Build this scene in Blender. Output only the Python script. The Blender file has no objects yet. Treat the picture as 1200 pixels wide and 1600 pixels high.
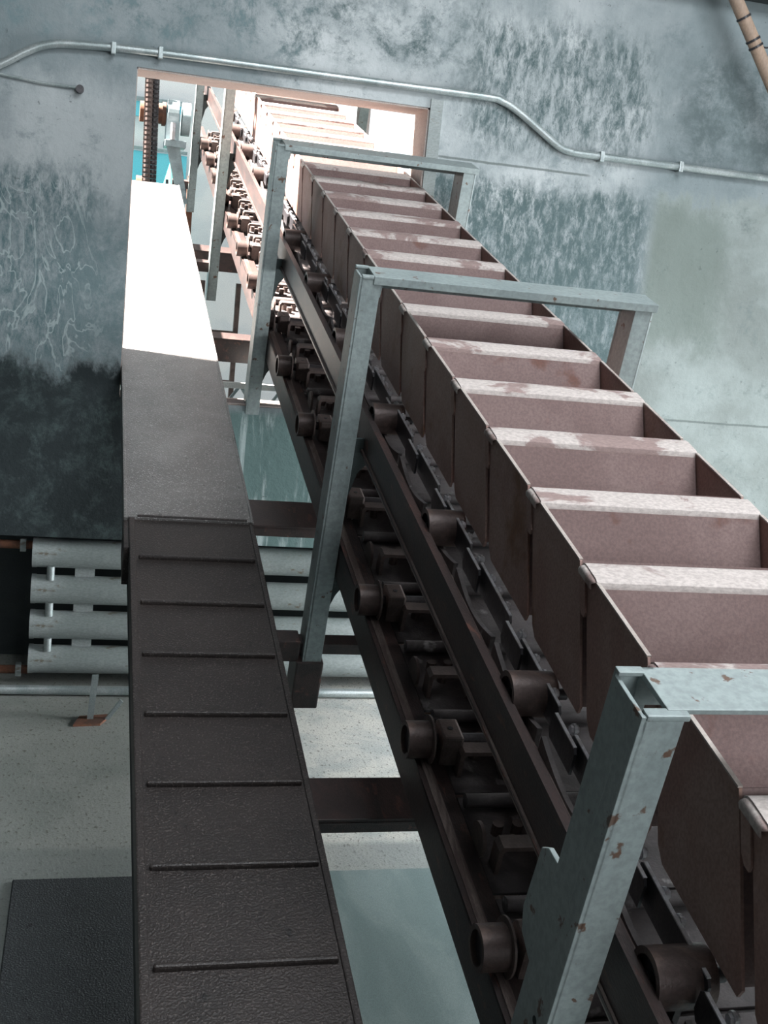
import bpy, bmesh, math, random
from mathutils import Vector, Matrix
random.seed(7)
scene = bpy.context.scene
COL = scene.collection

# ------------------------------------------------------------------ camera, world, sun, lights, exposure
H = 1.6
SLOPE = math.radians(15)
cam_d = bpy.data.cameras.new('camera'); cam = bpy.data.objects.new('camera', cam_d); COL.objects.link(cam)
yaw, pit, rol = math.radians(14.666), math.radians(-11.249), math.radians(5.805)
fwd = Vector((math.sin(yaw)*math.cos(pit), math.cos(yaw)*math.cos(pit), math.sin(pit)))
rgt = Vector((math.cos(yaw), -math.sin(yaw), 0)); up = rgt.cross(fwd)
r2 = rgt*math.cos(rol) + up*math.sin(rol); u2 = up*math.cos(rol) - rgt*math.sin(rol)
M = Matrix((r2, u2, -fwd)).transposed().to_4x4(); M.translation = Vector((0, 0, H))
cam.matrix_world = M
cam_d.sensor_fit = 'VERTICAL'; cam_d.sensor_height = 24.0; cam_d.lens = 1827.6/1600*24.0
cam_d.clip_start = 0.02; cam_d.clip_end = 200
scene.camera = cam

world = bpy.data.worlds.new('sky'); scene.world = world; world.use_nodes = True
bg = world.node_tree.nodes['Background']
bg.inputs['Color'].default_value = (0.90, 0.96, 1.0, 1); bg.inputs['Strength'].default_value = 1.6

def lamp(name, kind, loc, direction, energy, color, **kw):
    d = bpy.data.lights.new(name, kind); o = bpy.data.objects.new(name, d); COL.objects.link(o)
    o.location = loc; o.rotation_euler = Vector(direction).to_track_quat('-Z', 'Y').to_euler()
    d.energy = energy; d.color = color
    for k, v in kw.items(): setattr(d, k, v)
    return o
lamp('sun', 'SUN', (0, 6, 8), (0.50, -0.07, -0.86), 90.0, (1.0, 0.90, 0.82), angle=math.radians(4))
# added lamps for assumed top and back light; the side lamp is added fill
lamp('added_overhead_light', 'AREA', (1.7, 1.0, 4.2), (0.0, 0.30, -1), 195.0, (0.92, 0.96, 1.0), shape='RECTANGLE', size=2.6, size_y=1.8)  # unseen lamp added under the closed ceiling, which has no skylight
lamp('added_back_light', 'AREA', (2.0, -3.2, 2.6), (-0.1, 1, -0.25), 130.0, (0.92, 0.96, 1.0), shape='RECTANGLE', size=2.2, size_y=2.0)  # unseen lamp added just inside the assumed opening of the back wall
lamp('added_side_light', 'AREA', (4.8, 2.9, 1.1), (-1, 0.12, -0.17), 110.0, (0.94, 0.97, 1.0), shape='RECTANGLE', size=1.4, size_y=1.8, spread=math.radians(85))  # unseen lamp added to brighten the heating tubes and floor

scene.view_settings.view_transform = 'Standard'; scene.view_settings.look = 'None'
scene.view_settings.exposure = -0.12; scene.view_settings.gamma = 1.0
scene.view_settings.use_curve_mapping = False

# ------------------------------------------------------------------ materials
class NT:
    def __init__(s, name):
        s.m = bpy.data.materials.new(name); s.m.use_nodes = True; s.t = s.m.node_tree
        s.b = s.t.nodes['Principled BSDF']
    def n(s, typ, **kw):
        nd = s.t.nodes.new(typ)
        for k, v in kw.items():
            if hasattr(nd, k): setattr(nd, k, v)
            else: nd.inputs[k.replace('_', ' ')].default_value = v
        return nd
    def l(s, a, b): s.t.links.new(a, b)
    def coord(s, scale=(1, 1, 1), rand=False):
        tc = s.n('ShaderNodeTexCoord'); mp = s.n('ShaderNodeMapping'); mp.inputs['Scale'].default_value = scale
        out = tc.outputs['Object']
        if rand:
            oi = s.n('ShaderNodeObjectInfo'); ml = s.n('ShaderNodeMath', operation='MULTIPLY'); ml.inputs[1].default_value = 37.0
            s.l(oi.outputs['Random'], ml.inputs[0])
            va = s.n('ShaderNodeVectorMath', operation='ADD'); s.l(out, va.inputs[0]); s.l(ml.outputs[0], va.inputs[1]); out = va.outputs[0]
        s.l(out, mp.inputs['Vector']); return mp.outputs['Vector']
    def noise(s, vec, scale, detail=6, rough=0.6, dist=0.0):
        nd = s.n('ShaderNodeTexNoise'); nd.inputs['Scale'].default_value = scale; nd.inputs['Detail'].default_value = detail
        nd.inputs['Roughness'].default_value = rough; nd.inputs['Distortion'].default_value = dist
        s.l(vec, nd.inputs['Vector']); return nd.outputs['Fac']
    def ramp(s, fac, a, b, c0=0.0, c1=1.0):
        mr = s.n('ShaderNodeMapRange'); mr.interpolation_type = 'SMOOTHSTEP'
        mr.inputs['From Min'].default_value = a; mr.inputs['From Max'].default_value = b
        mr.inputs['To Min'].default_value = c0; mr.inputs['To Max'].default_value = c1
        s.l(fac, mr.inputs['Value']); return mr.outputs['Result']
    def math(s, op, a, b=None):
        nd = s.n('ShaderNodeMath', operation=op)
        for i, v in enumerate((a, b)):
            if v is None: continue
            if isinstance(v, (int, float)): nd.inputs[i].default_value = v
            else: s.l(v, nd.inputs[i])
        return nd.outputs[0]
    def mix(s, fac, a, b, blend='MIX'):
        nd = s.n('ShaderNodeMix'); nd.data_type = 'RGBA'; nd.blend_type = blend
        if isinstance(fac, (int, float)): nd.inputs[0].default_value = fac
        else: s.l(fac, nd.inputs[0])
        for i, v in ((6, a), (7, b)):
            if isinstance(v, tuple): nd.inputs[i].default_value = (*v[:3], 1)
            else: s.l(v, nd.inputs[i])
        return nd.outputs[2]
    def bump(s, h, strength=0.3, dist=0.01):
        bp = s.n('ShaderNodeBump'); bp.inputs['Strength'].default_value = strength; bp.inputs['Distance'].default_value = dist
        s.l(h, bp.inputs['Height']); s.l(bp.outputs[0], s.b.inputs['Normal'])
    def done(s, col, rough=0.6, metal=0.0, spec=None):
        if isinstance(col, tuple): s.b.inputs['Base Color'].default_value = (*col[:3], 1)
        else: s.l(col, s.b.inputs['Base Color'])
        if isinstance(rough, (int, float)): s.b.inputs['Roughness'].default_value = rough
        else: s.l(rough, s.b.inputs['Roughness'])
        s.b.inputs['Metallic'].default_value = metal
        if spec is not None: s.b.inputs['Specular IOR Level'].default_value = spec
        return s.m

def patchy(name, base, second, patch=3.0, lo=0.45, hi=0.6, speck=None, speck_amt=(0.62, 0.7), speck_scale=60, rough=0.6, metal=0.0, bump=0.2, rand=False, scale=(1, 1, 1), fine=200, spec=None):
    t = NT(name); v = t.coord(scale, rand)
    c = t.mix(t.ramp(t.noise(v, patch, 7, 0.62, 0.6), lo, hi), base, second)
    if speck: c = t.mix(t.ramp(t.noise(v, speck_scale, 4, 0.6), *speck_amt), c, speck)
    f = t.noise(v, fine, 3, 0.6)
    c = t.mix(t.ramp(f, 0.3, 0.7, 0.0, 0.35), c, (base[0]*.35, base[1]*.35, base[2]*.35))
    t.bump(f, bump, 0.002)
    return t.done(c, rough, metal, spec)

M_bucket = patchy('dusty_rust_steel', (0.165, 0.105, 0.098), (0.215, 0.145, 0.136), patch=5, lo=0.35, hi=0.7, speck=(0.13, 0.055, 0.04), speck_amt=(0.58, 0.72), speck_scale=9, rough=0.75, bump=0.25, rand=True)
M_side = patchy('rust_stained_steel', (0.29, 0.165, 0.14), (0.36, 0.24, 0.21), patch=4, lo=0.4, hi=0.65, speck=(0.20, 0.095, 0.05), speck_amt=(0.56, 0.72), speck_scale=6, rough=0.7, bump=0.25, rand=True)
M_lip = patchy('dust_covered_lip', (0.30, 0.215, 0.20), (0.56, 0.50, 0.47), patch=8, lo=0.44, hi=0.50, rough=0.8, bump=0.3, rand=True, scale=(.6, 1, 1))
M_edge = patchy('worn_bright_edge', (0.5, 0.44, 0.40), (0.35, 0.28, 0.25), rough=0.5)
M_post = patchy('grey_green_paint', (0.33, 0.385, 0.38), (0.25, 0.30, 0.30), patch=3, lo=0.4, hi=0.65, speck=(0.13, 0.07, 0.045), speck_amt=(0.63, 0.68), speck_scale=30, rough=0.45, bump=0.25, rand=True, fine=90)
M_postdark = patchy('dark_grey_green_paint', (0.075, 0.10, 0.10), (0.05, 0.065, 0.065), patch=5, rough=0.5, bump=0.3)  # darker grey-green for the gussets of all but the nearest frame
M_rail = patchy('oily_rust_rail', (0.040, 0.029, 0.028), (0.068, 0.042, 0.038), patch=6, lo=0.4, hi=0.65, speck=(0.14, 0.065, 0.05), speck_amt=(0.6, 0.7), speck_scale=14, rough=0.42, bump=0.35, scale=(3, 1, 3), fine=120)
M_track = patchy('worn_running_steel', (0.17, 0.13, 0.12), (0.30, 0.25, 0.23), patch=9, rough=0.35, metal=0.6, scale=(4, .5, 4))
M_roller = patchy('rusty_roller_steel', (0.085, 0.060, 0.055), (0.14, 0.095, 0.08), patch=20, rough=0.45, metal=0.3, bump=0.3)
M_bracket = patchy('oxidised_bracket_steel', (0.13, 0.095, 0.085), (0.08, 0.06, 0.055), patch=12, rough=0.55, metal=0.1, bump=0.3)
M_chain = patchy('oiled_chain_steel', (0.04, 0.04, 0.045), (0.08, 0.075, 0.08), patch=12, rough=0.4, metal=0.3)
M_bolt = patchy('bolt_and_highlight_steel', (0.55, 0.55, 0.58), (0.40, 0.38, 0.38), patch=30, rough=0.35, metal=0.3)  # for bolts, and for the painted highlight strips on the chain plates
M_plate = patchy('dusty_link_plate', (0.11, 0.095, 0.095), (0.055, 0.047, 0.047), patch=10, lo=.4, hi=.6, speck=(0.3, 0.28, 0.28), speck_amt=(0.62, 0.7), speck_scale=14, rough=0.6, bump=0.3, rand=True)
M_pipe = patchy('galvanised_pipe', (0.36, 0.42, 0.42), (0.50, 0.55, 0.55), patch=6, rough=0.35, metal=0.55, bump=0.1)
M_rad = patchy('dusty_grey_tube_paint', (0.23, 0.265, 0.26), (0.31, 0.345, 0.34), patch=3, lo=.4, hi=.6, speck=(0.15, 0.13, 0.10), speck_amt=(0.62, 0.70), speck_scale=30, rough=0.45, bump=0.15, scale=(.5, 1, 1))
M_black = patchy('near_black', (0.022, 0.03, 0.032), (0.03, 0.04, 0.04), rough=0.9)  # even near-black, shared by recess lining, roof beam, skirt and bolt holes
M_rusty = patchy('brown_rust', (0.16, 0.065, 0.035), (0.09, 0.045, 0.03), patch=15, rough=0.85)

def chute_mat(name, base, second, rough, speckle, lo=0.60, hi=0.66):
    t = NT(name); v = t.coord()
    c = t.mix(t.ramp(t.noise(v, 4, 7, 0.65, 0.4), 0.35, 0.7), base, second)
    g = t.noise(v, 230, 2, 0.5)
    c = t.mix(t.ramp(g, lo, hi), c, speckle)
    d = t.noise(t.coord((1, .5, 1)), 45, 5, 0.7)
    c = t.mix(t.ramp(d, 0.62, 0.7), c, (base[0]*.25, base[1]*.25, base[2]*.25))
    t.bump(g, 0.6, 0.003)
    return t.done(c, rough, 0.0)
M_chute = chute_mat('black_gritty_sheet', (0.017, 0.013, 0.012), (0.028, 0.021, 0.019), 0.5, (0.075, 0.062, 0.056))
M_cover = chute_mat('grey_worn_sheet', (0.10, 0.096, 0.092), (0.17, 0.165, 0.16), 0.33, (0.32, 0.31, 0.30))
M_mat = chute_mat('speckled_rubber', (0.020, 0.024, 0.026), (0.028, 0.032, 0.034), 0.8, (0.07, 0.078, 0.078))

def wall_mat():
    t = NT('peeling_distempered_plaster')
    tc = t.n('ShaderNodeTexCoord'); v = tc.outputs['Object']
    sp = t.n('ShaderNodeSeparateXYZ'); t.l(v, sp.inputs[0]); X, Z = sp.outputs['X'], sp.outputs['Z']
    wob = t.math('MULTIPLY', t.math('SUBTRACT', t.noise(v, 3.5, 9, 0.7, 0.1), 0.5), 0.45)
    wob2 = t.math('MULTIPLY', t.math('SUBTRACT', t.noise(t.coord((1.3, 1, .8)), 5, 9, 0.72, 0.2), 0.5), 0.40)
    Xw = t.math('ADD', X, wob); Zw = t.math('ADD', Z, wob2)
    def box(x0, x1, z0, z1, s=0.05, xx=None, zz=None):
        xx = Xw if xx is None else xx; zz = Zw if zz is None else zz
        a = t.math('MULTIPLY', t.ramp(xx, x0-s, x0+s), t.ramp(xx, x1-s, x1+s, 1, 0))
        b = t.math('MULTIPLY', t.ramp(zz, z0-s, z0+s), t.ramp(zz, z1-s, z1+s, 1, 0))
        return t.math('MULTIPLY', a, b)
    big = t.noise(t.coord((1, 1, 1.2)), 2.2, 7, 0.62, 0.2)
    brush = t.noise(t.coord((1.0, 1, 1.0)), 9, 10, 0.78, 0.25)
    rot = t.n('ShaderNodeMapping'); rot.inputs['Rotation'].default_value = (0, math.radians(48), 0); rot.inputs['Scale'].default_value = (4.0, 1, 1.6)
    t.l(v, rot.inputs['Vector'])
    streak = t.noise(rot.outputs[0], 9, 12, 0.82, 0.3)
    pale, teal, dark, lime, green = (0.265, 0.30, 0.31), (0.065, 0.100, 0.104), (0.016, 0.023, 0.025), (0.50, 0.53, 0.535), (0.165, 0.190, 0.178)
    c = t.mix(t.ramp(big, 0.35, 0.65), pale, (0.195, 0.235, 0.245))
    # bright limewashed areas: around the opening, along the conduit, top of the wall
    c = t.mix(t.math('MULTIPLY', box(0.55, 1.95, 1.86, 2.62, 0.16), t.ramp(big, 0.30, 0.6, 1, .35)), c, lime)
    c = t.mix(t.math('MULTIPLY', box(-0.28, 0.12, 1.75, 2.12, 0.09), 0.6), c, lime)
    # teal under-paint showing through in brushed patches
    def tealmask(b, lo, hi, tex): return t.math('MULTIPLY', b, t.ramp(tex, lo, hi))
    c = t.mix(tealmask(box(1.05, 2.02, 1.28, 1.99, 0.06, X, Zw), 0.33, 0.56, streak), c, teal)
    c = t.mix(tealmask(box(1.25, 1.95, 2.10, 2.55, 0.10), 0.38, 0.62, streak), c, teal)
    c = t.mix(tealmask(box(0.0, 1.30, 2.32, 2.56, 0.08), 0.42, 0.66, brush), c, teal)
    c = t.mix(tealmask(box(-1.5, 0.6, 2.30, 2.9, 0.12), 0.46, 0.64, brush), c, (0.13, 0.20, 0.215))
    c = t.mix(tealmask(box(-1.5, 0.00, 1.22, 1.86, 0.07), 0.37, 0.62, streak), c, (0.075, 0.125, 0.135))
    c = t.mix(tealmask(box(-0.10, 0.16, 1.20, 1.70, 0.08), 0.36, 0.60, brush), c, (0.12, 0.17, 0.18))
    c = t.mix(tealmask(box(2.05, 4.2, 2.13, 2.55, 0.10), 0.34, 0.60, brush), c, (0.10, 0.13, 0.135))
    # finger-thick pale swirls wiped over the dark patch on the left
    sw = t.math('ABSOLUTE', t.math('SUBTRACT', t.noise(t.coord((1.6, 1, .8)), 4.2, 3, 0.5, 2.2), 0.5))
    c = t.mix(t.math('MULTIPLY', box(-0.60, -0.02, 1.22, 1.80, 0.06), t.ramp(sw, 0.006, 0.022, 0.75, 0)), c, (0.33, 0.39, 0.39))
    c = t.mix(tealmask(box(-1.5, 4.0, 1.2, 2.9, 0.1), 0.50, 0.72, t.noise(v, 6, 12, 0.8, 0.1)), c, (0.16, 0.20, 0.21))
    # smooth grey-green cement repair to the right
    rb = box(2.03, 4.5, -0.2, 2.02, 0.03, X, Zw)
    rc = t.mix(t.ramp(big, 0.35, 0.68), green, (0.27, 0.31, 0.30))
    rc = t.mix(t.ramp(brush, 0.52, 0.72), rc, (0.12, 0.15, 0.145))
    rc = t.mix(t.math('MULTIPLY', box(1.9, 2.35, 1.45, 2.0, .08), 0.7), rc, (0.115, 0.145, 0.125))
    c = t.mix(t.math('MULTIPLY', rb, 0.9), c, rc)
    # dark dado on the left, under about 1.2 m
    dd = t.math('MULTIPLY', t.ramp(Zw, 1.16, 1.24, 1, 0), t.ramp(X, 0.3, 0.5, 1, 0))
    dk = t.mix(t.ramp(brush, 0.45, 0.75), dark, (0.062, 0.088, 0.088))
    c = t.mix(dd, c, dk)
    # below the opening: green paint with pale runs
    run = t.n('ShaderNodeMapping'); run.inputs['Scale'].default_value = (9, 1, 1.2); t.l(v, run.inputs['Vector'])
    rn = t.noise(run.outputs[0], 2.2, 6, 0.65, 0.5)
    bc = t.mix(t.ramp(rn, 0.47, 0.64), (0.12, 0.19, 0.185), (0.42, 0.50, 0.50))
    c = t.mix(t.math('MULTIPLY', t.ramp(Z, 1.06, 1.10, 1, 0), t.math('MULTIPLY', t.ramp(X, 0.42, 0.5), t.ramp(X, 1.7, 1.9, 1, 0))), c, bc)
    # hairline joints
    for z0, xa, xb in ((2.045, 1.16, 1.75), (1.165, 2.2, 4.0)):
        ln = t.math('MULTIPLY', t.ramp(t.math('ABSOLUTE', t.math('SUBTRACT', t.math('ADD', Z, t.math('MULTIPLY', wob, 0.03)), z0)), 0.002, 0.006, 0.8, 0), box(xa, xb, z0-.3, z0+.3, .02, X, Z))
        c = t.mix(ln, c, (0.10, 0.12, 0.115))
    pits = t.ramp(t.noise(v, 42, 5, 0.7), 0.64, 0.71)
    c = t.mix(t.math('MULTIPLY', pits, 0.55), c, (0.06, 0.075, 0.075))
    t.bump(t.noise(v, 30, 8, 0.7), 0.35, 0.01)
    return t.done(c, 0.8, 0, 0.3)
M_wall = wall_mat()
M_reveal = patchy('pale_plaster_reveal', (0.40, 0.34, 0.31), (0.46, 0.40, 0.37), patch=4, rough=0.8)

def floor_mat():
    t = NT('speckled_concrete'); v = t.coord()
    sp = t.n('ShaderNodeSeparateXYZ'); t.l(v, sp.inputs[0])
    wy = t.math('ADD', sp.outputs['Y'], t.math('MULTIPLY', t.math('SUBTRACT', t.noise(v, 3, 5), 0.5), 0.06))
    c = t.mix(t.ramp(t.noise(v, 2.5, 6, 0.6, 0.5), 0.35, 0.65), (0.215, 0.23, 0.215), (0.285, 0.295, 0.275))
    c = t.mix(t.ramp(sp.outputs['X'], 0.36, 0.46), c, t.mix(t.ramp(t.noise(v, 5, 6, 0.6, 0.5), 0.38, 0.62), (0.60, 0.59, 0.54), (0.44, 0.46, 0.44)))  # brighter light right of the chute, put into the concrete colour
    s = t.noise(t.coord((1, .6, 1)), 85, 3, 0.6)
    c = t.mix(t.ramp(s, 0.58, 0.68, 0, .75), c, (0.09, 0.08, 0.065))
    c = t.mix(t.ramp(t.noise(v, 170, 3, 0.6), 0.52, 0.62, 0, .45), c, (0.13, 0.14, 0.125))
    # darker strip in front of the mat and painted bay
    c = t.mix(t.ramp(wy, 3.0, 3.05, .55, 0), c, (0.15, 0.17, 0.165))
    t.bump(s, 0.3, 0.003)
    return t.done(c, 0.75, 0, 0.3)
M_floor = floor_mat()
M_paintfloor = patchy('pale_blue_floor_paint', (0.17, 0.225, 0.225), (0.24, 0.30, 0.295), patch=3, lo=0.35, hi=0.65, speck=(0.15, 0.2, 0.2), speck_amt=(0.66, 0.72), speck_scale=30, rough=0.5, scale=(3, .8, 1))
M_white = patchy('sunlit_plaster', (0.75, 0.76, 0.76), (0.65, 0.68, 0.70), patch=2, rough=0.8)
M_blue = patchy('sky_blue_panel_paint', (0.12, 0.50, 0.62), (0.15, 0.55, 0.66), patch=2, rough=0.6)
M_greenpaint = patchy('sea_green_machine_paint', (0.06, 0.36, 0.30), (0.09, 0.42, 0.34), patch=4, rough=0.5)
M_machine = patchy('grey_blue_cast_iron', (0.30, 0.38, 0.40), (0.2, 0.25, 0.26), patch=6, rough=0.5)
M_yard = patchy('yard_concrete_in_shade', (0.024, 0.027, 0.031), (0.032, 0.035, 0.039), patch=2, rough=0.85)  # ground colour darkened to stand in for shade over the yard
M_soot = patchy('dark_distemper', (0.045, 0.05, 0.05), (0.03, 0.035, 0.035), rough=0.9)
M_wood = patchy('weathered_bamboo', (0.42, 0.30, 0.22), (0.34, 0.25, 0.19), patch=5, rough=0.6, scale=(1, 1, .3))
M_ceil = patchy('sooty_ceiling', (0.25, 0.27, 0.27), (0.2, 0.22, 0.22), rough=0.9)

# ------------------------------------------------------------------ mesh helpers
class MB:
    def __init__(s): s.v = []; s.f = []
    def add(s, vs, fs):
        o = len(s.v); s.v += [tuple(p) for p in vs]; s.f += [tuple(i+o for i in f) for f in fs]; return s
    def box(s, x0, x1, y0, y1, z0, z1):
        vs = [(x, y, z) for x in (x0, x1) for y in (y0, y1) for z in (z0, z1)]
        return s.add(vs, [(0, 1, 3, 2), (4, 6, 7, 5), (0, 4, 5, 1), (2, 3, 7, 6), (0, 2, 6, 4), (1, 5, 7, 3)])
    def cyl(s, a, b, r, n=20, r_in=0.0, r_b=None):
        a, b = Vector(a), Vector(b); d = (b-a).normalized()
        t = Vector((0, 0, 1)) if abs(d.z) < .9 else Vector((0, 1, 0))
        e = d.cross(t).normalized(); g = d.cross(e); rb = r if r_b is None else r_b
        ring = lambda c, q: [c + e*q*math.cos(2*math.pi*i/n) + g*q*math.sin(2*math.pi*i/n) for i in range(n)]
        vs = ring(a, r)+ring(b, rb); fs = [(i, (i+1) % n, n+(i+1) % n, n+i) for i in range(n)]
        if r_in <= 0: fs += [tuple(range(n))[::-1], tuple(range(n, 2*n))]
        else:
            vs += ring(a, r_in)+ring(b, r_in)
            for i in range(n):
                j = (i+1) % n
                fs += [(2*n+j, 2*n+i, 3*n+i, 3*n+j), (i, 2*n+i, 2*n+j, j), (n+j, 3*n+j, 3*n+i, n+i)]
        return s.add(vs, fs)
    def prism(s, poly, axis, a, b):
        """poly of 2D points swept from a to b along axis (0: (y,z), 1: (x,z), 2: (x,y))"""
        n = len(poly)
        def P(p, w): return {0: (w, p[0], p[1]), 1: (p[0], w, p[1]), 2: (p[0], p[1], w)}[axis]
        vs = [P(p, a) for p in poly]+[P(p, b) for p in poly]
        fs = [(i, (i+1) % n, n+(i+1) % n, n+i) for i in range(n)]+[tuple(range(n))[::-1], tuple(range(n, 2*n))]
        return s.add(vs, fs)
    def strip(s, prof, x0, x1, th):
        """thin sheet following an open (y,z) profile, swept in x"""
        n = len(prof); nr = []
        for i in range(n):
            p = Vector(prof[max(i-1, 0)]); q = Vector(prof[min(i+1, n-1)]); d = (q-p).normalized(); nr.append(Vector((-d.y, d.x)))
        poly = [tuple(Vector(p)) for p in prof] + [tuple(Vector(prof[i])+nr[i]*th) for i in range(n-1, -1, -1)]
        m = len(poly)
        vs = [(x0, *p) for p in poly]+[(x1, *p) for p in poly]
        fs = [(i, (i+1) % m, m+(i+1) % m, m+i) for i in range(m)]
        for i in range(n-1): fs += [(i+1, i, m-1-i, m-2-i), (m+i, m+i+1, m+m-2-i, m+m-1-i)]
        return s.add(vs, fs)
    def tube(s, pts, r, n=12):
        pts = [Vector(p) for p in pts]; rings = []; e0 = None
        for i, p in enumerate(pts):
            d = (pts[min(i+1, len(pts)-1)]-pts[max(i-1, 0)]).normalized()
            t = Vector((0, 1, 0)) if abs(d.y) < .9 else Vector((0, 0, 1))
            e = d.cross(t).normalized() if e0 is None else (e0-d*e0.dot(d)).normalized(); e0 = e; g = d.cross(e)
            rings += [p + e*r*math.cos(2*math.pi*k/n) + g*r*math.sin(2*math.pi*k/n) for k in range(n)]
        fs = [(i*n+k, i*n+(k+1) % n, (i+1)*n+(k+1) % n, (i+1)*n+k) for i in range(len(pts)-1) for k in range(n)]
        fs += [tuple(range(n))[::-1], tuple(range((len(pts)-1)*n, len(pts)*n))]
        return s.add(rings, fs)

def base_of(parent):
    return parent['_b'] if parent is not None and '_b' in parent else (0, 0, 0)
BASE = {}
def mesh_obj(name, mb, mat, parent=None, base=None, bevel=0.0, smooth=False, label=None):
    b = Vector(base) if base is not None else (BASE.get(parent.name, Vector()) if parent else Vector())
    me = bpy.data.meshes.new(name); me.from_pydata([tuple(Vector(p)-b) for p in mb.v], [], mb.f); me.validate()
    bm = bmesh.new(); bm.from_mesh(me); bmesh.ops.recalc_face_normals(bm, faces=bm.faces)
    if bevel > 0:
        bmesh.ops.remove_doubles(bm, verts=bm.verts, dist=1e-5)
        es = [e for e in bm.edges if len(e.link_faces) == 2 and e.calc_face_angle(0) > 0.6]
        bmesh.ops.bevel(bm, geom=es, offset=bevel, segments=2, affect='EDGES', profile=0.6, clamp_overlap=True)
    bm.to_mesh(me); bm.free()
    me.materials.append(mat)
    if smooth:
        me.polygons.foreach_set('use_smooth', [True]*len(me.polygons))
        try: me.set_sharp_from_angle(angle=math.radians(35))
        except Exception: pass
    o = bpy.data.objects.new(name, me); COL.objects.link(o)
    if parent: o.parent = parent
    BASE[o.name] = b
    if label: o['label'] = label
    return o
CO = Vector((0, 0, H))
UV = Vector((0, math.cos(SLOPE), math.sin(SLOPE))); NV = Vector((0, -math.sin(SLOPE), math.cos(SLOPE)))
def Wp(x, u, n): return CO + Vector((x, 0, 0)) + UV*u + NV*n
def tag(o, label, cat, group=None):
    o['label'] = label; o['category'] = cat
    if group: o['group'] = group
    return o
def croot(name, x, u, n, label, cat, group=None):          # Empty in the tilted frame of the conveyor
    o = bpy.data.objects.new(name, None); COL.objects.link(o); o.empty_display_size = 0.05
    o.location = Wp(x, u, n); o.rotation_euler = (SLOPE, 0, 0); BASE[o.name] = Vector((x, u, n)); tag(o, label, cat, group); return o
def root(name, loc, label, cat, group=None):
    o = bpy.data.objects.new(name, None); COL.objects.link(o); o.empty_display_size = 0.05
    o.location = loc; BASE[o.name] = Vector(loc); tag(o, label, cat, group); return o
def csolo(name, mb, mat, at, label, cat, group=None, **kw):   # single-mesh thing in the tilted frame
    o = mesh_obj(name, mb, mat, None, at, **kw); o.location = Wp(*at); o.rotation_euler = (SLOPE, 0, 0); tag(o, label, cat, group); return o
def solo(name, mb, mat, at, label, cat, group=None, **kw):
    o = mesh_obj(name, mb, mat, None, at, **kw); o.location = at; tag(o, label, cat, group); return o
def struct(name, mb, mat, **kw):
    o = mesh_obj(name, mb, mat, None, (0, 0, 0), **kw); o['kind'] = 'structure'; return o
def copy_tree(o, parent=None):
    c = o.copy(); COL.objects.link(c); c.parent = parent
    for ch in [x for x in o.children]: copy_tree(ch, c)
    BASE[c.name] = BASE.get(o.name, Vector())
    return c
def place(o, x, u, n): o.location = Wp(x, u, n)
ORD = ['zeroth', 'first', 'second', 'third', 'fourth', 'fifth', 'sixth', 'seventh', 'eighth', 'ninth', 'tenth', 'eleventh', 'twelfth', 'thirteenth', 'fourteenth', 'fifteenth', 'sixteenth', 'seventeenth', 'eighteenth', 'nineteenth', 'twentieth']

# ------------------------------------------------------------------ the setting
WY, WT = 4.20, 0.17           # inner face and thickness of the wall with the opening
OX0, OX1, OZ0, OZ1 = 0.100, 1.118, 1.10, 2.205
struct('floor', MB().box(-3, 5, -3.5, WY+0.46, -0.1, 0), M_floor)
w = MB()
XL, XR, ZT = -3.0, 5.0, 4.4
w.box(XL, OX0, WY, WY+WT, 0.585, ZT); w.box(OX1, XR, WY, WY+WT, 0.585, ZT)
w.box(OX0, OX1, WY, WY+WT, OZ1, ZT); w.box(OX0, OX1, WY, WY+WT, 0.585, OZ0)
w.box(XL, -1.2, WY, WY+WT, 0, 0.585); w.box(2.6, XR, WY, WY+WT, 0, 0.585)
struct('wall_front', w, M_wall)
rv = MB(); t_ = 0.006
rv.box(OX0, OX1, WY+0.004, WY+WT+.01, OZ1-t_, OZ1); rv.box(OX1-t_, OX1, WY+0.004, WY+WT+.01, OZ0, OZ1)
rv.box(OX0, OX0+t_*.5, WY+0.004, WY+WT+.01, OZ0, OZ1); rv.box(OX0, OX1, WY+0.004, WY+WT+.01, OZ0, OZ0+t_)
struct('trim_1', rv, M_reveal)
struct('trim_2', MB().box(OX1, OX1+0.045, WY-0.006, WY, 1.35, OZ1+0.03), M_rad)
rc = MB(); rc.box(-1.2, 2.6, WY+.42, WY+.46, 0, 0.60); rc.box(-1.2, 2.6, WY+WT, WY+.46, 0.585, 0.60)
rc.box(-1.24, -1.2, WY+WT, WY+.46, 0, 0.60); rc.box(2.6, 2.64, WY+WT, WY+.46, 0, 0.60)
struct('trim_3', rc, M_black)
struct('ceiling', MB().box(XL, XR, -3.6, WY+WT, ZT, ZT+.1), M_ceil)
struct('wall_right', MB().box(XR, XR+.15, -3.5, WY+WT, 0, ZT), M_wall)
struct('wall_left', MB().box(-1.75, -1.6, -3.5, WY, 0, ZT), M_soot)
wb = MB(); wb.box(XL, 0.9, -3.6, -3.45, 0, ZT); wb.box(0.9, XR, -3.6, -3.45, 0, 1.0); wb.box(.9, XR, -3.6, -3.45, 4.0, ZT)  # unseen wall; its opening on the right is assumed, to let light in
struct('wall_back', wb, M_soot)
struct('floor', MB().box(0.42, 1.9, 0.6, 2.86, 0, 0.004), M_paintfloor)
solo('rubber_mat', MB().box(-0.13, 0.40, 1.2, 2.855, 0, 0.008), M_mat, (0.13, 2.0, 0), 'dark speckled rubber mat lying on the floor left of the black chute', 'mat', bevel=.003)

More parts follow.
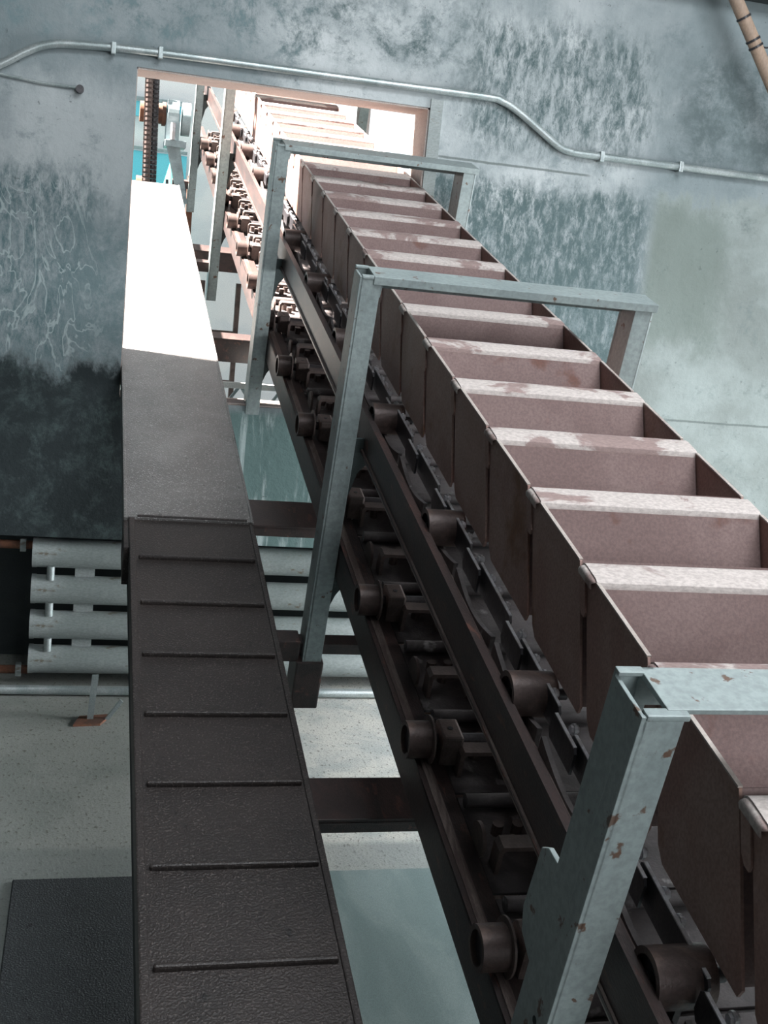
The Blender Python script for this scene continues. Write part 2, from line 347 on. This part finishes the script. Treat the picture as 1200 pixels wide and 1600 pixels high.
# yard behind the wall
struct('ground', MB().box(-4, 7, WY+0.47, 10.5, -0.1, 0.0), M_yard)
fw = MB(); FY = 9.0
fw.box(-3, 1.50, FY, FY+.2, 0, 5); fw.box(2.33, 6, FY, FY+.2, 0, 5); fw.box(1.50, 2.33, FY, FY+.2, 2.93, 5); fw.box(1.50, 2.33, FY, FY+.2, 0, 2.2)
struct('wall_far', fw, M_white)
wf = MB()
def rounded_frame(x0, x1, z0, z1, r, t):
    k = 6; out = [(x0-t, z0-t), (x1+t, z0-t), (x1+t, z1+t), (x0-t, z1+t)]
    # four corner fillets that round the opening off
    for cx, cz, a0 in ((x0+r, z0+r, 180), (x1-r, z0+r, 270), (x1-r, z1-r, 0), (x0+r, z1-r, 90)):
        arc = [(cx+r*math.cos(math.radians(a0+90*i/k)), cz+r*math.sin(math.radians(a0+90*i/k))) for i in range(k+1)]
        corner = (x0 if cx < (x0+x1)/2 else x1, z0 if cz < (z0+z1)/2 else z1)
        wf.prism([corner]+arc, 1, FY-.01, FY+.06)
for xa, xb in ((1.50, 1.897), (1.937, 2.33)): rounded_frame(xa, xb, 2.2, 2.93, .07, 0)
wf.box(1.897, 1.937, FY-.01, FY+.06, 2.2, 2.93)
struct('window_1', wf, M_reveal)
bp = root('cladding_panel', (0.4, FY-.03, 0.2), 'sky blue wall cladding with pale bands behind the hanging chains', 'panel')
mesh_obj('lower_sheet', MB().box(-2.5, 0.60, FY-.05, FY-.001, 1.2, 2.32), M_blue, bp)
mesh_obj('upper_sheet', MB().box(-2.5, 0.60, FY-.05, FY-.001, 2.56, 2.66), M_blue, bp)
mesh_obj('rail', MB().box(-2.5, 0.60, FY-.07, FY-.05, 2.33, 2.35).box(-2.5, .60, FY-.07, FY-.05, 2.665, 2.69), M_machine, bp)

# ------------------------------------------------------------------ heating tubes in the wall recess
for i, zc in enumerate((0.508, 0.372, 0.238, 0.105)):
    nm = ['topmost', 'second', 'third', 'lowest'][i]
    t = root('heating_tube', (0.5, WY+.075, zc), '%s of the four horizontal grey heating tubes in the wall recess' % nm, 'radiator', 'heating tubes in the wall recess')
    mesh_obj('tube', MB().cyl((-0.165+.004*(i % 2), WY+.075, zc), (2.4, WY+.075, zc), 0.0525, 40), M_rad, t, smooth=True)
    mesh_obj('end_cap', MB().cyl((-0.171, WY+.075, zc), (-0.155, WY+.075, zc), 0.054, 40), M_rad, t, smooth=True)
    if i < 3:
        mesh_obj('connector', MB().cyl((-0.105, WY+.045, zc-.042), (-0.105, WY+.045, zc-.093), 0.014, 16), M_pipe, t, smooth=True)
        mesh_obj('clip', MB().box(-0.02, 0.05, WY+.07, WY+.10, zc-.085, zc-.05), M_rad, t)
for zc, wd in ((0.535, 'upper'), (0.062, 'lower')):
    f = root('feed_pipe', (-.3, WY+.075, zc), '%s rusty feed pipe running left from the heating tubes' % wd, 'pipe', 'rusty feed pipes')
    mesh_obj('pipe', MB().cyl((-1.19, WY+.075, zc), (-0.17, WY+.075, zc), 0.016, 16), M_rusty, f, smooth=True)
    mesh_obj('nut', MB().cyl((-0.215, WY+.075, zc), (-0.195, WY+.075, zc), 0.026, 6), M_rad, f)
solo('skirting_pipe', MB().cyl((-1.9, WY-.03, 0.022), (2.9, WY-.03, 0.022), 0.017, 16), M_pipe, (.5, WY-.03, .0), 'thin pale pipe along the foot of the wall below the heating tubes', 'pipe', smooth=True)
hb = root('floor_bracket', (0.05, 3.97, 0), 'small white strap bracket on a rusty plate, on the floor by the heating tubes', 'bracket')
mesh_obj('base_plate', MB().prism([(-.0, 3.88), (.09, 3.89), (.13, 3.98), (.02, 3.96)], 2, 0, .008), M_rusty, hb)
mesh_obj('strap', MB().prism([(.045, 0.0), (.066, 0.0), (.078, .17), (.055, .17)], 1, 3.93, 3.937), M_pipe, hb)
mesh_obj('strap', MB().prism([(.105, 0.006), (.12, 0.006), (.165, .07), (.155, .08)], 1, 3.93, 3.94), M_pipe, hb)

# ------------------------------------------------------------------ conduit, wire, roof beam, pole
def smooth_path(pts, k=6):
    out = []
    for i in range(len(pts)-1):
        p0 = Vector(pts[max(i-1, 0)]); p1 = Vector(pts[i]); p2 = Vector(pts[i+1]); p3 = Vector(pts[min(i+2, len(pts)-1)])
        for j in range(k):
            t = j/k; out.append(.5*((2*p1)+(p2-p0)*t+(2*p0-5*p1+4*p2-p3)*t*t+(3*p1-p0-3*p2+p3)*t**3))
    return out+[Vector(pts[-1])]
cp = [(-1.2, 1.62), (-.60, 1.99), (-.334, 2.150), (-.256, 2.200), (-.19, 2.231), (-.10, 2.245), (.172, 2.256), (.9, 2.262), (1.30, 2.266), (1.38, 2.258), (1.46, 2.222), (1.60, 2.138), (1.66, 2.119), (1.76, 2.116), (2.485, 2.118), (4.9, 2.118)]
cd = root('conduit', (0.5, WY-.016, 2.26), 'long bent galvanised conduit running across the wall above the opening', 'conduit')
mesh_obj('tube', MB().tube(smooth_path([(x, WY-.017, z) for x, z in cp]), 0.0135, 14), M_pipe, cd, smooth=True)
for x, z in ((.172, 2.256), (.02, 2.25), (1.78, 2.116), (2.1, 2.118)):
    mesh_obj('clamp', MB().box(x-.008, x+.008, WY-.034, WY, z-.02, z+.018), M_pipe, cd, bevel=.003)
wr = root('wire_stub', (-.08, WY-.01, 2.118), 'short pale wire ending at a dark knob, left of the opening under the conduit', 'wire')
mesh_obj('wire', MB().tube([(-1.2, WY-.006, 2.16), (-.333, WY-.006, 2.122), (-.2, WY-.006, 2.112), (-.085, WY-.006, 2.112)], .005, 8), M_pipe, wr, smooth=True)
mesh_obj('knob', MB().cyl((-.08, WY-.028, 2.108), (-.08, WY, 2.108), .013, 14), M_chain, wr)
solo('roof_beam', MB().box(-2.9, 4.9, WY-.09, WY-.001, 2.735, 2.90), M_black, (1, WY-.04, 2.735), 'dark horizontal beam on the wall at the top right corner', 'beam')
bpole = root('bamboo_pole', (2.12, 4.05, 2.78), 'slanting orange-brown pole with wire ties at the top right corner', 'pole')
d_ = Vector((.121, -.01, -.176)).normalized(); p_ = Vector((2.095, 4.06, 2.79))
mesh_obj('shaft', MB().cyl(p_, p_+d_*3.35, .024, 20), M_wood, bpole, smooth=True)
for s_ in (.115, .20, .225):
    c_ = p_+d_*(s_+.07); mesh_obj('wire_tie', MB().cyl(c_-d_*.004, c_+d_*.004, .027, 20), M_chain, bpole)
mesh_obj('wire_tie', MB().tube([p_+d_*.29, p_+d_*.29+Vector((.05, .01, .0)), p_+d_*.29+Vector((.11, .02, .015))], .003, 6), M_chain, bpole)

# ------------------------------------------------------------------ portal frames
XPL, XPR = 0.55, 1.195
def portal(u0, u1, label, foot_n, near=False, tail=False):
    r = croot('portal_frame', .9, (u0+u1)/2, foot_n, label, 'frame', 'green-grey portal frames over the bucket conveyor')
    nt = -.642
    p = MB()                                                      # channel post, web towards the chute
    p.box(XPL, XPL+.005, u0, u1, foot_n, nt-.008); p.box(XPL, XPL+.045, u0, u0+.005, foot_n, nt-.004); p.box(XPL, XPL+.045, u1-.005, u1, foot_n, nt)
    p.box(XPL-.003, XPL, u0+.0, u0+.030, foot_n, nt-.004)
    mesh_obj('left_post', p, M_post, r, bevel=.001)
    q = MB(); q.box(XPR, XPR+.045, u0, u0+.005, foot_n, nt-.010); q.box(XPR, XPR+.005, u0, u1, foot_n, nt-.010); q.box(XPR+.040, XPR+.045, u0, u1, foot_n, nt-.010)
    q.box(XPR, XPR+.045, u1-.005, u1, foot_n, nt-.010)
    mesh_obj('right_post', q, M_post, r, bevel=.001)
    c = MB(); c.box(XPL+.028, XPR+.052, u0+.008, u1, nt-.006, nt); c.box(XPL+.028, XPR+.052, u1-.006, u1, nt-.045, nt-.006)
    c.prism([(XPL+.028, nt), (XPL+.055, nt), (XPL+.05, nt-.05), (XPL+.028, nt-.04)], 1, u0+.012, u0+.016)
    c.box(XPL, XPL+.03, u1-.012, u1, nt-.004, nt+.001)
    if not near: c.box(XPL+.028, XPR+.052, u0-.004, u0+.010, nt-.018, nt)
    mesh_obj('crossbeam', c, M_post, r, bevel=.001)
    mesh_obj('weld_cap', MB().box(XPL+.002, XPL+.05, u0-.002, u0+.013, nt-.008, nt-.001), M_post, r, bevel=.002)
    def arc(cx, cn, rr, a0, a1, k=8): return [(cx+rr*math.cos(math.radians(a0+(a1-a0)*i/k)), cn+rr*math.sin(math.radians(a0+(a1-a0)*i/k))) for i in range(k+1)]
    um = (u0+u1)/2
    if not near:
        g = MB().prism([(XPL+.005, -1.03), (XPL+.115, -1.03), (XPL+.105, -1.07), (XPL+.085, -1.09), (XPL+.064, -1.12), (XPL+.055, -1.16), (XPL+.045, -1.20), (XPL+.005, -1.20)], 1, um-.02, um-.013)
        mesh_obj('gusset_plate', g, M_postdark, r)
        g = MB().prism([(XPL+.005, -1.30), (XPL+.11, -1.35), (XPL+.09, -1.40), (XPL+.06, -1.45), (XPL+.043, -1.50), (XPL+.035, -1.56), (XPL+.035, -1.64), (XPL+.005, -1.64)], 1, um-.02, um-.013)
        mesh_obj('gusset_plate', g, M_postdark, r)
        if tail: mesh_obj('foot_bracket', MB().box(XPL-.018, XPL+.052, u0-.006, u1+.006, foot_n, foot_n+.14).box(XPL-.105, XPL-.012, u0+.005, u1-.02, -1.64, -1.58), M_rail, r, bevel=.004)
        else: mesh_obj('foot_bracket', MB().box(XPL-.105, XPL-.002, u0+.015, u1-.03, -1.62, -1.57), M_rail, r, bevel=.004)
    else:
        g = MB().prism([(.945, -.925), (.985, -.930), (1.003, -.945), (1.008, -1.045), (.995, -1.075), (.945, -1.09)], 0, XPL+.006, XPL+.013)
        mesh_obj('gusset_plate', g, M_post, r, bevel=.002, label='rounded grey-green gusset plate')
        for n_ in (-1.11, -1.135): mesh_obj('bolt_hole', MB().cyl((XPL-.0035, .89, n_), (XPL-.0028, .89, n_), .0055, 16), M_black, r)
        mesh_obj('foot_bracket', MB().box(XPL-.105, XPL-.02, u0+.005, u1-.02, -1.60, -1.53), M_rail, r, bevel=.004)
    return r
portal(.862, .945, 'nearest grey-green portal frame, chipped left post and bright crossbeam', -1.60, near=True)
portal(2.405, 2.485, 'middle grey-green portal frame spanning the brown buckets', -1.775, tail=True)
portal(3.92, 4.025, 'third portal frame, standing inside just before the wall opening', -1.66)
portal(5.80, 5.90, 'sunlit portal frame standing just beyond the wall opening', -1.76)
portal(7.70, 7.80, 'farthest portal frame, beside the hanging chains in the yard', -1.76)

# ------------------------------------------------------------------ rails, cross members
ULO, UHI = 0.25, 8.2
def rail(mirror, kind, label):
    m = (lambda x: 1.785-x) if mirror else (lambda x: x)
    def bx(mb, a, b, *k): a, b = sorted((m(a), m(b))); return mb.box(a, b, *k)
    xb = m(.62)
    if kind == 'upper':
        r = croot('guide_rail', xb, (ULO+UHI)/2, -1.07, label, 'rail', 'upper guide rails')
        w = MB(); bx(w, .619, .625, ULO, UHI, -1.056, -.985); bx(w, .613, .625, ULO, UHI, -1.060, -1.056)
        mesh_obj('web', w, M_rail, r)
        mesh_obj('top_flange', bx(MB(), .619, .634, ULO, UHI, -.985, -.979), M_rail, r)
        mesh_obj('running_flat', bx(MB(), .625, .665, ULO, UHI, -1.030, -1.0225), M_track, r)
        if not mirror: mesh_obj('lower_strap', bx(MB(), 0.6145, .6185, ULO, UHI, -1.0655, -1.055), M_track, r)
    else:
        r = croot('guide_rail', xb, (ULO+UHI)/2, -1.385, label, 'rail', 'lower guide rails')
        mesh_obj('web', bx(MB(), .597, .603, ULO, UHI, -1.385, -1.300), M_rail, r)
        mesh_obj('running_flat', bx(MB(), .597, .648, ULO, UHI, -1.303, -1.2975), M_rail, r)
        mesh_obj('wear_strip', bx(MB(), .606, .622, ULO, UHI, -1.2985, -1.2955), M_track, r)
    return r
rail(False, 'upper', 'upper left rusty guide rail under the brown bucket row')
rail(False, 'lower', 'lower left dark guide rail carrying the exposed flanged rollers')
for u, d, lb in ((1.85, .13, 'dark crossmember over the bright floor between chute and lower rail'), (3.14, .17, 'dark crossmember in front of the wall just above the heating tubes'), (4.78, .08, 'deep grey crossmember seen through the opening beside the chute'), (6.2, .12, 'sunlit crossmember in the yard beside the white chute')):
    csolo('crossmember', MB().box(.40, 1.24, u-d/2, u+d/2, -1.606, -1.596).box(.40, 1.24, u-d/2, u-d/2+.008, -1.632 if u < 4 else -1.70, -1.606), M_rail, (.8, u, -1.63 if u < 4 else -1.70), lb, 'beam', 'crossmembers under the conveyor', bevel=.002)
csolo('crossmember', MB().box(.40, 1.24, 2.425, 2.47, -1.625, -1.596), M_rail, (.8, 2.45, -1.61), 'dark crossmember in front of the heating tubes at the middle frame foot', 'beam', 'crossmembers under the conveyor')

# ------------------------------------------------------------------ buckets
def bucket_proto():
    x0, x1 = .70, 1.085; r = croot('conveyor_bucket', .89, 0, -.935, 'x', 'bucket')
    sh = .66; F = -.056; B = -.236; K = -.016
    def P(u, n): return (u + sh*(n+.75), n)                      # sheared down-slope with depth
    prof = [P(B+.004, -.752), P(B+.004, -.84), P(B+.005, -.915), P(B+.015, -.932), P(B+.035, -.938), P(F-.038, -.938), P(F-.012, -.930), P(F, -.91), P(F, -.84), (F-.001, -.758)]
    mesh_obj('pan', MB().strip(prof, x0+.002, x1-.002, .004), M_bucket, r, smooth=True)
    side = [P(B, -.750), P(B, -.925), P(B+.012, -.938), P(K-.012, -.938), P(K, -.925), P(K, -.753), P(K-.01, -.750)]
    for xa, xb in ((x0-.004, x0), (x1, x1+.004)):
        mesh_obj('side_panel', MB().prism(side, 0, xa, xb), M_side, r)
        mesh_obj('rim_edge', MB().box(xa-.001, xb+.001, B+.001, F, -.7503, -.7478), M_edge, r)
    lip = [(F-.0003, -.762), (F+.0003, -.756), (F+.003, -.7505), (F+.008, -.7485), (-.012, -.7475), (-.004, -.7485), (.001, -.752), (.002, -.757)]
    lo = mesh_obj('lip', MB().strip(lip, x0-.003, x1+.003, .0025), M_lip, r, smooth=True)
    # rounded lip ends turning down into short tabs behind the side panels
    for sx, xe in ((-1, x0-.003), (1, x1+.003)):
        tb = MB(); k = 4; rr = .006
        ys = [F+.004, F+.010, -.012, -.004, .001]; zz = [-.7500, -.7482, -.7475, -.7485, -.752]
        vs = []; n = len(ys)
        for j in range(k+1):
            a = math.pi/2*j/k; sq = (1-math.cos(a))
            for y, z in zip(ys, zz): vs.append((xe+sx*rr*math.sin(a), y+(sq*.006 if y < -.03 else 0), z-rr*sq))
        for y, z in zip(ys, zz):
            yy = y+.006 if y < -.03 else y
            vs.append((xe+sx*rr, yy-.004, -.762))
        fs = [(j*n+i, j*n+i+1, (j+1)*n+i+1, (j+1)*n+i) for j in range(k+1) for i in range(n-1)]
        tb.add(vs, fs); o = mesh_obj('lip_end', tb, M_lip, lo, smooth=True)
        sm = o.modifiers.new('thick', 'SOLIDIFY'); sm.thickness = .002
        ta, tb_ = sorted((xe+sx*.0015, xe+sx*.0045))
        mesh_obj('lip_tab', MB().prism([P(-.018, -.757), P(.004, -.757), P(.004, -.800), P(-.002, -.808), P(-.012, -.808), P(-.018, -.800)], 0, ta, tb_), M_side, lo)
    return r
def chain_proto():
    r = croot('chain_link', .688, 0, -1.0, 'x', 'chain link')
    mesh_obj('side_plate', MB().prism([(-.125, -.962), (-.118, -.955), (.06, -.955), (.066, -.960), (.066, -.995), (.055, -1.0), (-.118, -1.0), (-.125, -.99)], 0, .686, .690), M_chain, r, bevel=.0005)
    mesh_obj('side_plate', MB().prism([(.03, -.965), (.036, -.958), (.118, -.958), (.124, -.964), (.124, -.99), (.115, -1.0), (.03, -1.0)], 0, .6765, .6805), M_chain, r)
    mesh_obj('edge_highlight', MB().box(.6855, .6905, -.118, .06, -.9555, -.9535).box(.676, .681, .036, .116, -.9585, -.9565), M_bolt, r)  # pale strips paint in the highlights along the plate tops
    for du in (-.075, -.028, .015, .085):
        mesh_obj('bolt', MB().cyl((.690, du, -.963), (.702, du, -.963), .0065, 6).cyl((.694, du, -.963), (.698, du, -.963), .009, 10), M_bolt, r)
    arm = [(-.115+.23*i/10, -1.028-.020*math.sin(math.pi*i/10)) for i in range(11)]
    mesh_obj('link_arm', MB().prism([(a, b+.030) for a, b in arm]+[(a, b-.008) for a, b in arm[::-1]], 0, .664, .672), M_plate, r)
    return r
def roller_proto(kind):
    if kind == 'B':
        r = croot('chain_roller', .66, 0, -1.022, 'x', 'roller')
        mesh_obj('barrel', MB().cyl((.632, 0, -.985), (.705, 0, -.985), .0355, 32, .027), M_roller, r, smooth=True)
        mesh_obj('hub', MB().cyl((.640, 0, -.985), (.70, 0, -.985), .027, 24), M_chain, r, smooth=True)
        mesh_obj('axle', MB().cyl((.634, 0, -.985), (.73, 0, -.985), .009, 16), M_chain, r, smooth=True)
    else:
        r = croot('flanged_roller', .61, 0, -1.297, 'x', 'roller')
        mesh_obj('barrel', MB().cyl((.575, 0, -1.263), (.618, 0, -1.263), .034, 32, .026), M_roller, r, smooth=True)
        mesh_obj('hub', MB().cyl((.583, 0, -1.263), (.616, 0, -1.263), .026, 24), M_chain, r, smooth=True)
        mesh_obj('flange', MB().cyl((.618, 0, -1.263), (.6215, 0, -1.263), .044, 36), M_bracket, r, smooth=True)
        blk = mesh_obj('bearing_block', MB().box(.636, .676, -.030, .030, -1.300, -1.238), M_bracket, r, bevel=.005)
        mesh_obj('pin_hole', MB().cyl((.656, 0, -1.2385), (.656, 0, -1.2372), .005, 12), M_chain, blk)
        mesh_obj('axle', MB().cyl((.62, 0, -1.263), (.75, 0, -1.263), .012, 16), M_chain, r, smooth=True)
    return r
def return_proto():
    r = croot('return_bucket', .89, 0, -1.27, 'x', 'bucket')
    x0, x1 = .70, 1.085; sh = .66
    def P(u, n): return (-u - sh*(n+.75)-.16, -2.255-n)            # the same pan turned upside down
    prof = [P(-.240, -.752), P(-.240, -.84), P(-.239, -.915), P(-.225, -.932), P(-.20, -.938), P(-.115, -.938), P(-.088, -.930), P(-.077, -.91), P(-.077, -.84), P(-.077, -.764)]
    mesh_obj('pan', MB().strip(prof, x0+.002, x1-.002, .004), M_plate, r, smooth=True)
    side = [P(-.244, -.750), P(-.244, -.925), P(-.230, -.938), P(-.02, -.938), P(-.008, -.925), P(-.008, -.765), P(-.03, -.750)]
    for xa, xb in ((x0-.004, x0), (x1, x1+.004)): mesh_obj('side_panel', MB().prism(side, 0, xa, xb), M_side, r)
    mesh_obj('cross_tube', MB().cyl((.66, .085, -1.295), (1.09, .085, -1.295), .013, 18), M_plate, r, smooth=True)
    mesh_obj('base_plate', MB().box(.655, 1.09, -.115, .112, -1.315, -1.310), M_plate, r, bevel=.001)
    b = MB(); b.prism([(.668, -1.31), (.668, -1.262), (.674, -1.254), (.752, -1.254), (.758, -1.262), (.758, -1.31), (.750, -1.31), (.750, -1.266), (.746, -1.262), (.680, -1.262), (.676, -1.266), (.676, -1.31)], 1, -.075, -.045)
    mesh_obj('strap_bracket', b, M_bracket, r)
    mesh_obj('side_flange', MB().prism([(-.11, -1.312), (.105, -1.312), (.105, -1.285), (.05, -1.262), (-.07, -1.262), (-.11, -1.285)], 0, .772, .778), M_plate, r)
    mesh_obj('link_disc', MB().cyl((.650, -.02, -1.285), (.656, -.02, -1.285), .030, 24), M_bracket, r, smooth=True)
    for x, u in ((.700, .02), (.735, .02), (.715, -.015)):
        mesh_obj('bolt', MB().cyl((x, u, -1.312), (x, u, -1.288), .010, 10), M_bracket, r, smooth=True)
    return r

# rim positions: chain pitch measured along the slope, slightly slack at the low end
us = []; u = .863
for k in range(-2, 32):
    if k < 0: uk = .863+.2505*k
    elif k <= 15: uk = .863+.2505*k-.0006*k*k
    else: uk = us[-1]+.229
    us.append(uk)
def where(uk, i_in_zone):
    return None
protoB = bucket_proto(); protoC = chain_proto(); protoR = return_proto()
zone_cnt = {}; USED = set()
zones = [(-9, .80, 'below the nearest crossbeam'), (.80, 2.40, 'between the nearest and middle crossbeams'), (2.40, 3.95, 'between the middle and third crossbeams'), (3.95, 5.80, 'beyond the third crossbeam, at the opening'), (5.80, 99, 'far out in the sunlit yard')]
def zlabel(pos, zs):
    for i, (a, b, s) in enumerate(zs):
        if a <= pos < b:
            zone_cnt[(id(zs), i)] = zone_cnt.get((id(zs), i), 0)+1
            return ORD[zone_cnt[(id(zs), i)]], s
for j, uk in enumerate(us):
    if j < 2 or j > 28: continue
    o = protoB if protoB.name not in USED else copy_tree(protoB)
    USED.add(protoB.name)
    place(o, .89, uk, -.935)
    n_, s_ = zlabel(uk-.12, zones)
    o['label'] = 'dusty brown steel bucket, %s one up the slope %s' % (n_, s_); o['category'] = 'bucket'; o['group'] = 'brown buckets of the carrying run'
zc = [(a, b, s.replace('crossbeams', 'frames').replace('crossbeam', 'frame')) for a, b, s in zones]
for j, uk in enumerate(us):
    if j < 2 or j > 27: continue
    o = protoC if protoC.name not in USED else copy_tree(protoC)
    USED.add(protoC.name)
    place(o, .688, uk-.19, -1.0)
    n_, s_ = zlabel(uk-.19, zc)
    o['label'] = 'dark bolted chain link under bucket rims, %s one %s' % (n_, s_); o['category'] = 'chain link'; o['group'] = 'carrying chain links'
zr = [tuple(z) for z in zc]
for j in range(32):
    uk = .45+.2387*j
    if j < 2: continue
    o = protoR if protoR.name not in USED else copy_tree(protoR)
    USED.add(protoR.name)
    place(o, .89, uk, -1.27)
    n_, s_ = zlabel(uk, zr)
    o['label'] = 'upturned return bucket with cross tube, %s one %s' % (n_, s_); o['category'] = 'bucket'; o['group'] = 'upside-down buckets of the return run'
ra = roller_proto('A'); zra = [tuple(z) for z in zc]
for j in range(15):
    uk = .185+.4775*(j+1)
    if j < 1: continue
    o = ra if ra.name not in USED else copy_tree(ra)
    USED.add(ra.name)
    place(o, .61, uk, -1.297); n_, s_ = zlabel(uk, zra)
    o['label'] = 'flanged rusty roller on the lower rail, %s one %s' % (n_, s_); o['category'] = 'roller'; o['group'] = 'flanged rollers on the lower rail'
rb = roller_proto('B'); zrb = [tuple(z) for z in zc]
for j in range(14):
    uk = .835+.5375*j
    if j > 11: continue
    o = rb if rb.name not in USED else copy_tree(rb)
    USED.add(rb.name)
    place(o, .66, uk, -1.022); n_, s_ = zlabel(uk, zrb)
    o['label'] = 'dark hollow roller on the upper rail, %s one %s' % (n_, s_); o['category'] = 'roller'; o['group'] = 'hollow rollers on the upper rail'

# ------------------------------------------------------------------ the chute on the left
ch = croot('chute', .28, 1.5, -1.53, 'long black gritty covered chute with cross ribs, left of the bucket conveyor', 'chute')
mesh_obj('deck', MB().box(.128, .438, .2, 2.83, -1.476, -1.470), M_chute, ch)
mesh_obj('left_flange', MB().box(.116, .131, .2, 2.83, -1.53, -1.464), M_chute, ch, bevel=.003)
mesh_obj('right_flange', MB().box(.436, .449, .2, 2.83, -1.53, -1.466), M_chute, ch, bevel=.003)
for k in range(12):
    uu = 2.822-.2155*k
    if uu < .25: break
    mesh_obj('rib', MB().box(.138, .432, uu-.005, uu+.005, -1.472, -1.459), M_chute, ch, bevel=.004)
mesh_obj('side_skirt', MB().box(.118, .124, .2, 2.83, -1.60, -1.53), M_black, ch)
cv = croot('chute_cover', .28, 5, -1.53, 'smooth grey sheet cover on the upper chute, glaring white in the sun', 'cover')
mesh_obj('sheet', MB().box(.106, .448, 2.815, 7.05, -1.474, -1.463), M_cover, cv, bevel=.002)
mesh_obj('left_edge', MB().box(.103, .112, 2.81, 7.05, -1.53, -1.462), M_cover, cv, bevel=.002)
mesh_obj('right_edge', MB().box(.442, .449, 2.81, 7.05, -1.53, -1.460), M_cover, cv, bevel=.002)
mesh_obj('end_flap', MB().box(.102, .118, 2.66, 2.815, -1.58, -1.470), M_chute, cv, bevel=.002)

# ------------------------------------------------------------------ yard: drive shaft, hanging chains, bearing, machine, truss
sh_ = root('drive_shaft', (.36, 7.6, 2.42), 'rusty horizontal shaft carrying the hanging chains in the yard', 'shaft')
mesh_obj('barrel', MB().cyl((.215, 7.75, 2.46), (.375, 7.75, 2.46), .062, 28), M_rusty, sh_, smooth=True)
mesh_obj('collar', MB().cyl((.35, 7.75, 2.46), (.372, 7.75, 2.46), .072, 28), M_rusty, sh_, smooth=True)
def links(x, y0, z0, z1, y1, n, lab, mat):
    t = root('hanging_chain', (x, y0, z0), lab, 'chain', 'drive chains hanging in the yard')
    mb1 = MB()
    for i in range(n):
        f0, f1 = i/n, (i+.93)/n
        a = Vector((x+.02*f0, y0+(y1-y0)*f0, z0+(z1-z0)*f0)); b = Vector((x+.02*f1, y0+(y1-y0)*f1, z0+(z1-z0)*f1))
        mb1.cyl(a, a+(b-a)*.62, .019, 10, r_b=.019).box(a.x-.024, a.x+.024, a.y-.006, a.y+.006, b.z, a.z)
    mesh_obj('links', mb1, mat, t)
links(.255, 7.66, 2.75, 1.92, 7.66, 30, 'left and paler of two chains hanging beyond the chute', M_bracket)
links(.295, 7.68, 2.75, 1.92, 7.68, 30, 'right and darker of two chains hanging beyond the chute', M_chain)
lw = root('lower_sprocket', (.29, 7.66, 1.98), 'rusty lower sprocket where both chains meet the chute end', 'sprocket')
mesh_obj('hub', MB().cyl((.215, 7.75, 2.02), (.26, 7.75, 2.02), .055, 20), M_rusty, lw, smooth=True)
mesh_obj('wheel', MB().cyl((.395, 7.70, 2.0), (.41, 7.70, 2.0), .07, 16), M_chain, lw)
br = root('bearing_housing', (.5, 7.7, 2.26), 'grey-blue bearing housing on a slanted bracket beside the chains', 'bearing')
mesh_obj('housing', MB().cyl((.38, 7.7, 2.46), (.45, 7.7, 2.46), .085, 24).box(.375, .455, 7.63, 7.77, 2.30, 2.46), M_machine, br, bevel=.004)
mesh_obj('bolt', MB().cyl((.415, 7.6, 2.30), (.415, 7.6, 2.40), .015, 10), M_bolt, br)
mesh_obj('base_flange', MB().box(.37, .50, 7.6, 7.8, 2.26, 2.30), M_machine, br, bevel=.004)
mesh_obj('support_leg', MB().prism([(.385, 2.26), (.465, 2.26), (.53, 1.93), (.475, 1.93)], 1, 7.62, 7.66), M_machine, br)
mesh_obj('gear_case', MB().cyl((.47, 7.72, 2.44), (.52, 7.72, 2.44), .10, 24), M_machine, br, smooth=True)
gm = root('pump_machine', (.5, 8.4, 0), 'sea green machine casing behind the end of the chute', 'machine')
mesh_obj('casing', MB().box(.36, .54, 8.3, 8.6, 0, 2.06), M_greenpaint, gm, bevel=.03)
mesh_obj('cone', MB().cyl((.47, 8.4, 2.06), (.47, 8.4, 2.25), .06, 16, r_b=.012), M_greenpaint, gm, smooth=True)
mesh_obj('hose', MB().tube([(.50, 8.28, 1.95), (.52, 8.26, 2.06), (.54, 8.25, 2.09), (.555, 8.26, 2.05), (.55, 8.28, 1.98)], .012, 8), M_chain, gm, smooth=True)
solo('rust_post', MB().box(.545, .585, 7.9, 7.95, 0, 2.12), M_rusty, (.565, 7.92, 0), 'thin rusty upright post between the green machine and the far frame', 'post')
tr = root('lattice_girder', (.7, 4.9, .7), 'light zigzag lattice girder seen under the conveyor through the opening', 'girder')
for zc, nm in ((1.10, 'top_chord'), (.97, 'bottom_chord')):
    mesh_obj(nm, MB().box(.2, 1.6, 4.90, 4.93, zc-.012, zc+.012), M_white, tr)
for i in range(7):
    xa = .25+.18*i
    mesh_obj('brace', MB().cyl((xa, 4.915, 1.10), (xa+.09, 4.915, .97), .007, 8).cyl((xa+.09, 4.915, .97), (xa+.18, 4.915, 1.10), .007, 8), M_machine, tr)
for x in (.22, 1.58): mesh_obj('leg', MB().box(x-.02, x+.02, 4.9, 4.93, 0, .97), M_white, tr)
tk = root('service_ladder', (.62, 6.2, 0), 'pink-grey ladder-like stand between chute and rails in the yard', 'stand')
for x in (.52, .70): mesh_obj('stile', MB().box(x-.012, x+.012, 6.0, 6.03, 0, 1.50), M_bracket, tk)
for z in (.25, .5, .75, 1.0, 1.25): mesh_obj('rung', MB().box(.53, .69, 6.005, 6.025, z-.01, z+.01), M_bracket, tk)
